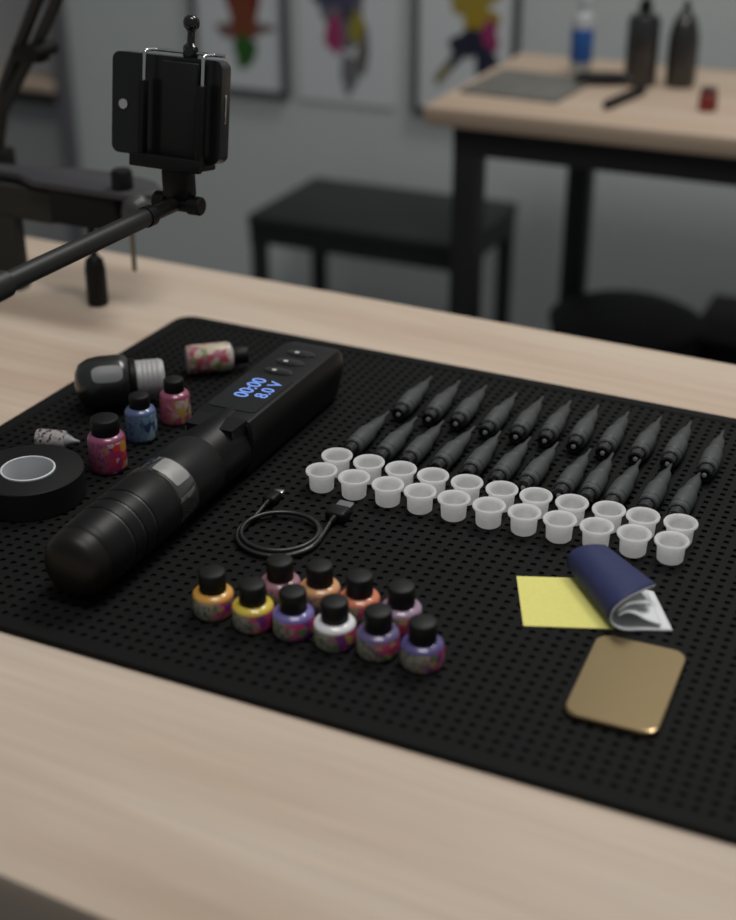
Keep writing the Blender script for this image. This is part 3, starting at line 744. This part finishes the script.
m = MB(); m.lathe([(0, 0), (.0030, 0), (.0032, .0003), (.0032, .0006), (0, .0006)], 28, Matrix.Translation((-.0358, 0, .0318)) @ Rm); m.build('fingerprint_sensor', plain('sensor_grey', (.40, .41, .41), .3, spec=.6), t).data.transform(LP)
m = MB(); m.rbox((.0346, .0050, .026), (.0354, .0066, .044), .0003, 1); m.build('side_button', M_CHROME, t).data.transform(LP)

# ------------------------------------------------------------------ desk clamp with the twin spring arm behind
O = Vector((-.70, .90, TT))
t = thing('clamp_arm', 'dark desk clamp carrying a twin-rod arm at the table back left', 'clamp', tuple(O))
m = MB(); m.rbox(off((-.800, .872, .0790)), off((-.676, .900, .0860)), .0015); m.rbox(off((-.800, .872, .0590)), off((-.676, .877, .0800)), .001); m.rbox(off((-.795, .870, TT)), off((-.7150, .884, .0600)), .002); m.build('bracket', M_DKG, t)
m = MB(); m.rbox(off((-.6760, .868, .0610)), off((-.6120, .925, .0895)), .003); m.build('housing', M_BLKDK, t)
m = MB(); pl = [(-.690, .868), (-.600, .866), (-.586, .876), (-.583, .892), (-.600, .908), (-.640, .918), (-.680, .916), (-.715, .902), (-.790, .897), (-.790, .886), (-.712, .880)]
m.prism([(x-O.x, y-O.y) for x, y in pl], .0896+.003, .0945+.003, bev=.002); m.build('top_plate', M_PLATE, t)
m = MB(); m.lathe([(0, .0965), (.0070, .0965), (.0085, .098), (.0085, .110), (.0070, .1125), (0, .1125)], 24, Matrix.Translation((-.6125-O.x, .880-O.y, 0))); m.build('knob', M_BLK, t)
m = MB(); m.lathe([(0, 0), (.0125, 0), (.0125, .009), (.0105, .016), (.006, .020), (0, .021)], 28, inv_ := Matrix.Translation((-.5950-O.x, .872-O.y, .076))); m.build('end_fitting', M_DOME, t)
m = MB(); m.lathe([(0, .0000), (.0070, .0000), (.0085, .0015), (.0085, .030), (.0072, .038), (.0032, .042), (.0030, .0645), (0, .0645)], 24, Matrix.Translation((-.6400-O.x, .872-O.y, 0))); m.build('screw_handle', M_BLK, t)
m = MB(); m.lathe([(0, .034), (.0018, .034), (.0020, .036), (.0020, .077), (0, .077)], 14, Matrix.Translation((-.6020-O.x, .872-O.y, 0))); m.build('pin', M_BRASS, t)
m = MB(); m.tube([off((-.8330, 1.0, .060)), off((-.8120, 1.0, .134)), off((-.7677, 1.0, .2082)), off((-.700, 1.0, .330))], .0056, 14); m.build('arm_rod', M_BLKSAT, t)
m = MB(); m.tube([off((-.8360, 1.0, .060)), off((-.8194, 1.0, .1081)), off((-.7725, 1.0, .1722)), off((-.7469, 1.0, .2096)), off((-.680, 1.0, .320))], .0052, 14); m.build('arm_rod', M_BLKSAT, t)
m = MB(); m.rbox(off((-.796, .992, .156)), off((-.765, 1.008, .170)), .003); m.lathe([(0, -.016), (.0065, -.016), (.0065, .016), (0, .016)], 20, Matrix.Translation(off((-.768, 1.0, .167))) @ Matrix.Rotation(PI/2, 4, 'X')); m.build('arm_joint', M_BLK, t)
m = MB(); m.rbox(off((-.850, .985, .045)), off((-.818, 1.012, .075)), .004); m.rbox(off((-.845, .885, .050)), off((-.825, .990, .070)), .003); m.rbox(off((-.845, .885, .050)), off((-.794, .900, .082)), .003); m.build('arm_socket', M_BLK, t)

# ------------------------------------------------------------------ light
w = bpy.data.worlds.new('room_light'); sc.world = w; w.use_nodes = True
w.node_tree.nodes['Background'].inputs[0].default_value = (.93, .97, 1.0, 1)
w.node_tree.nodes['Background'].inputs[1].default_value = .165
def area(name, loc, target, sx, sy, power, col=(1, 1, 1)):
    l = bpy.data.lights.new(name, 'AREA'); l.shape = 'RECTANGLE'; l.size = sx; l.size_y = sy; l.energy = power; l.color = col
    o = bpy.data.objects.new(name, l); COL.objects.link(o); o.location = loc
    o.rotation_euler = (Vector(target)-Vector(loc)).to_track_quat('-Z', 'Y').to_euler(); return o
area('ceiling_light', (-.15, .50, 1.45), (-.28, 1.05, 0), .60, .40, 8.6, (1, .965, .93))
area('ceiling_light', (-.08, 1.70, 1.75), (-.14, 1.30, 0), .80, .40, 16, (1, .975, .95))

# ------------------------------------------------------------------ camera
cam = bpy.data.cameras.new('camera'); co = bpy.data.objects.new('camera', cam); COL.objects.link(co)
co.location = (0, 0, .40)
co.rotation_euler = (math.radians(90-27.2563), 0, math.atan2(.4159, .90941))
cam.sensor_fit = 'VERTICAL'; cam.sensor_height = 24; cam.lens = 1384/920*24
cam.clip_start = .02; cam.clip_end = 30
cam.dof.use_dof = True; cam.dof.focus_distance = .815; cam.dof.aperture_fstop = 2.9
sc.camera = co
vs_ = sc.view_settings; vs_.view_transform = 'Standard'; vs_.look = 'None'; vs_.exposure = 0; vs_.gamma = 1; vs_.use_curve_mapping = False
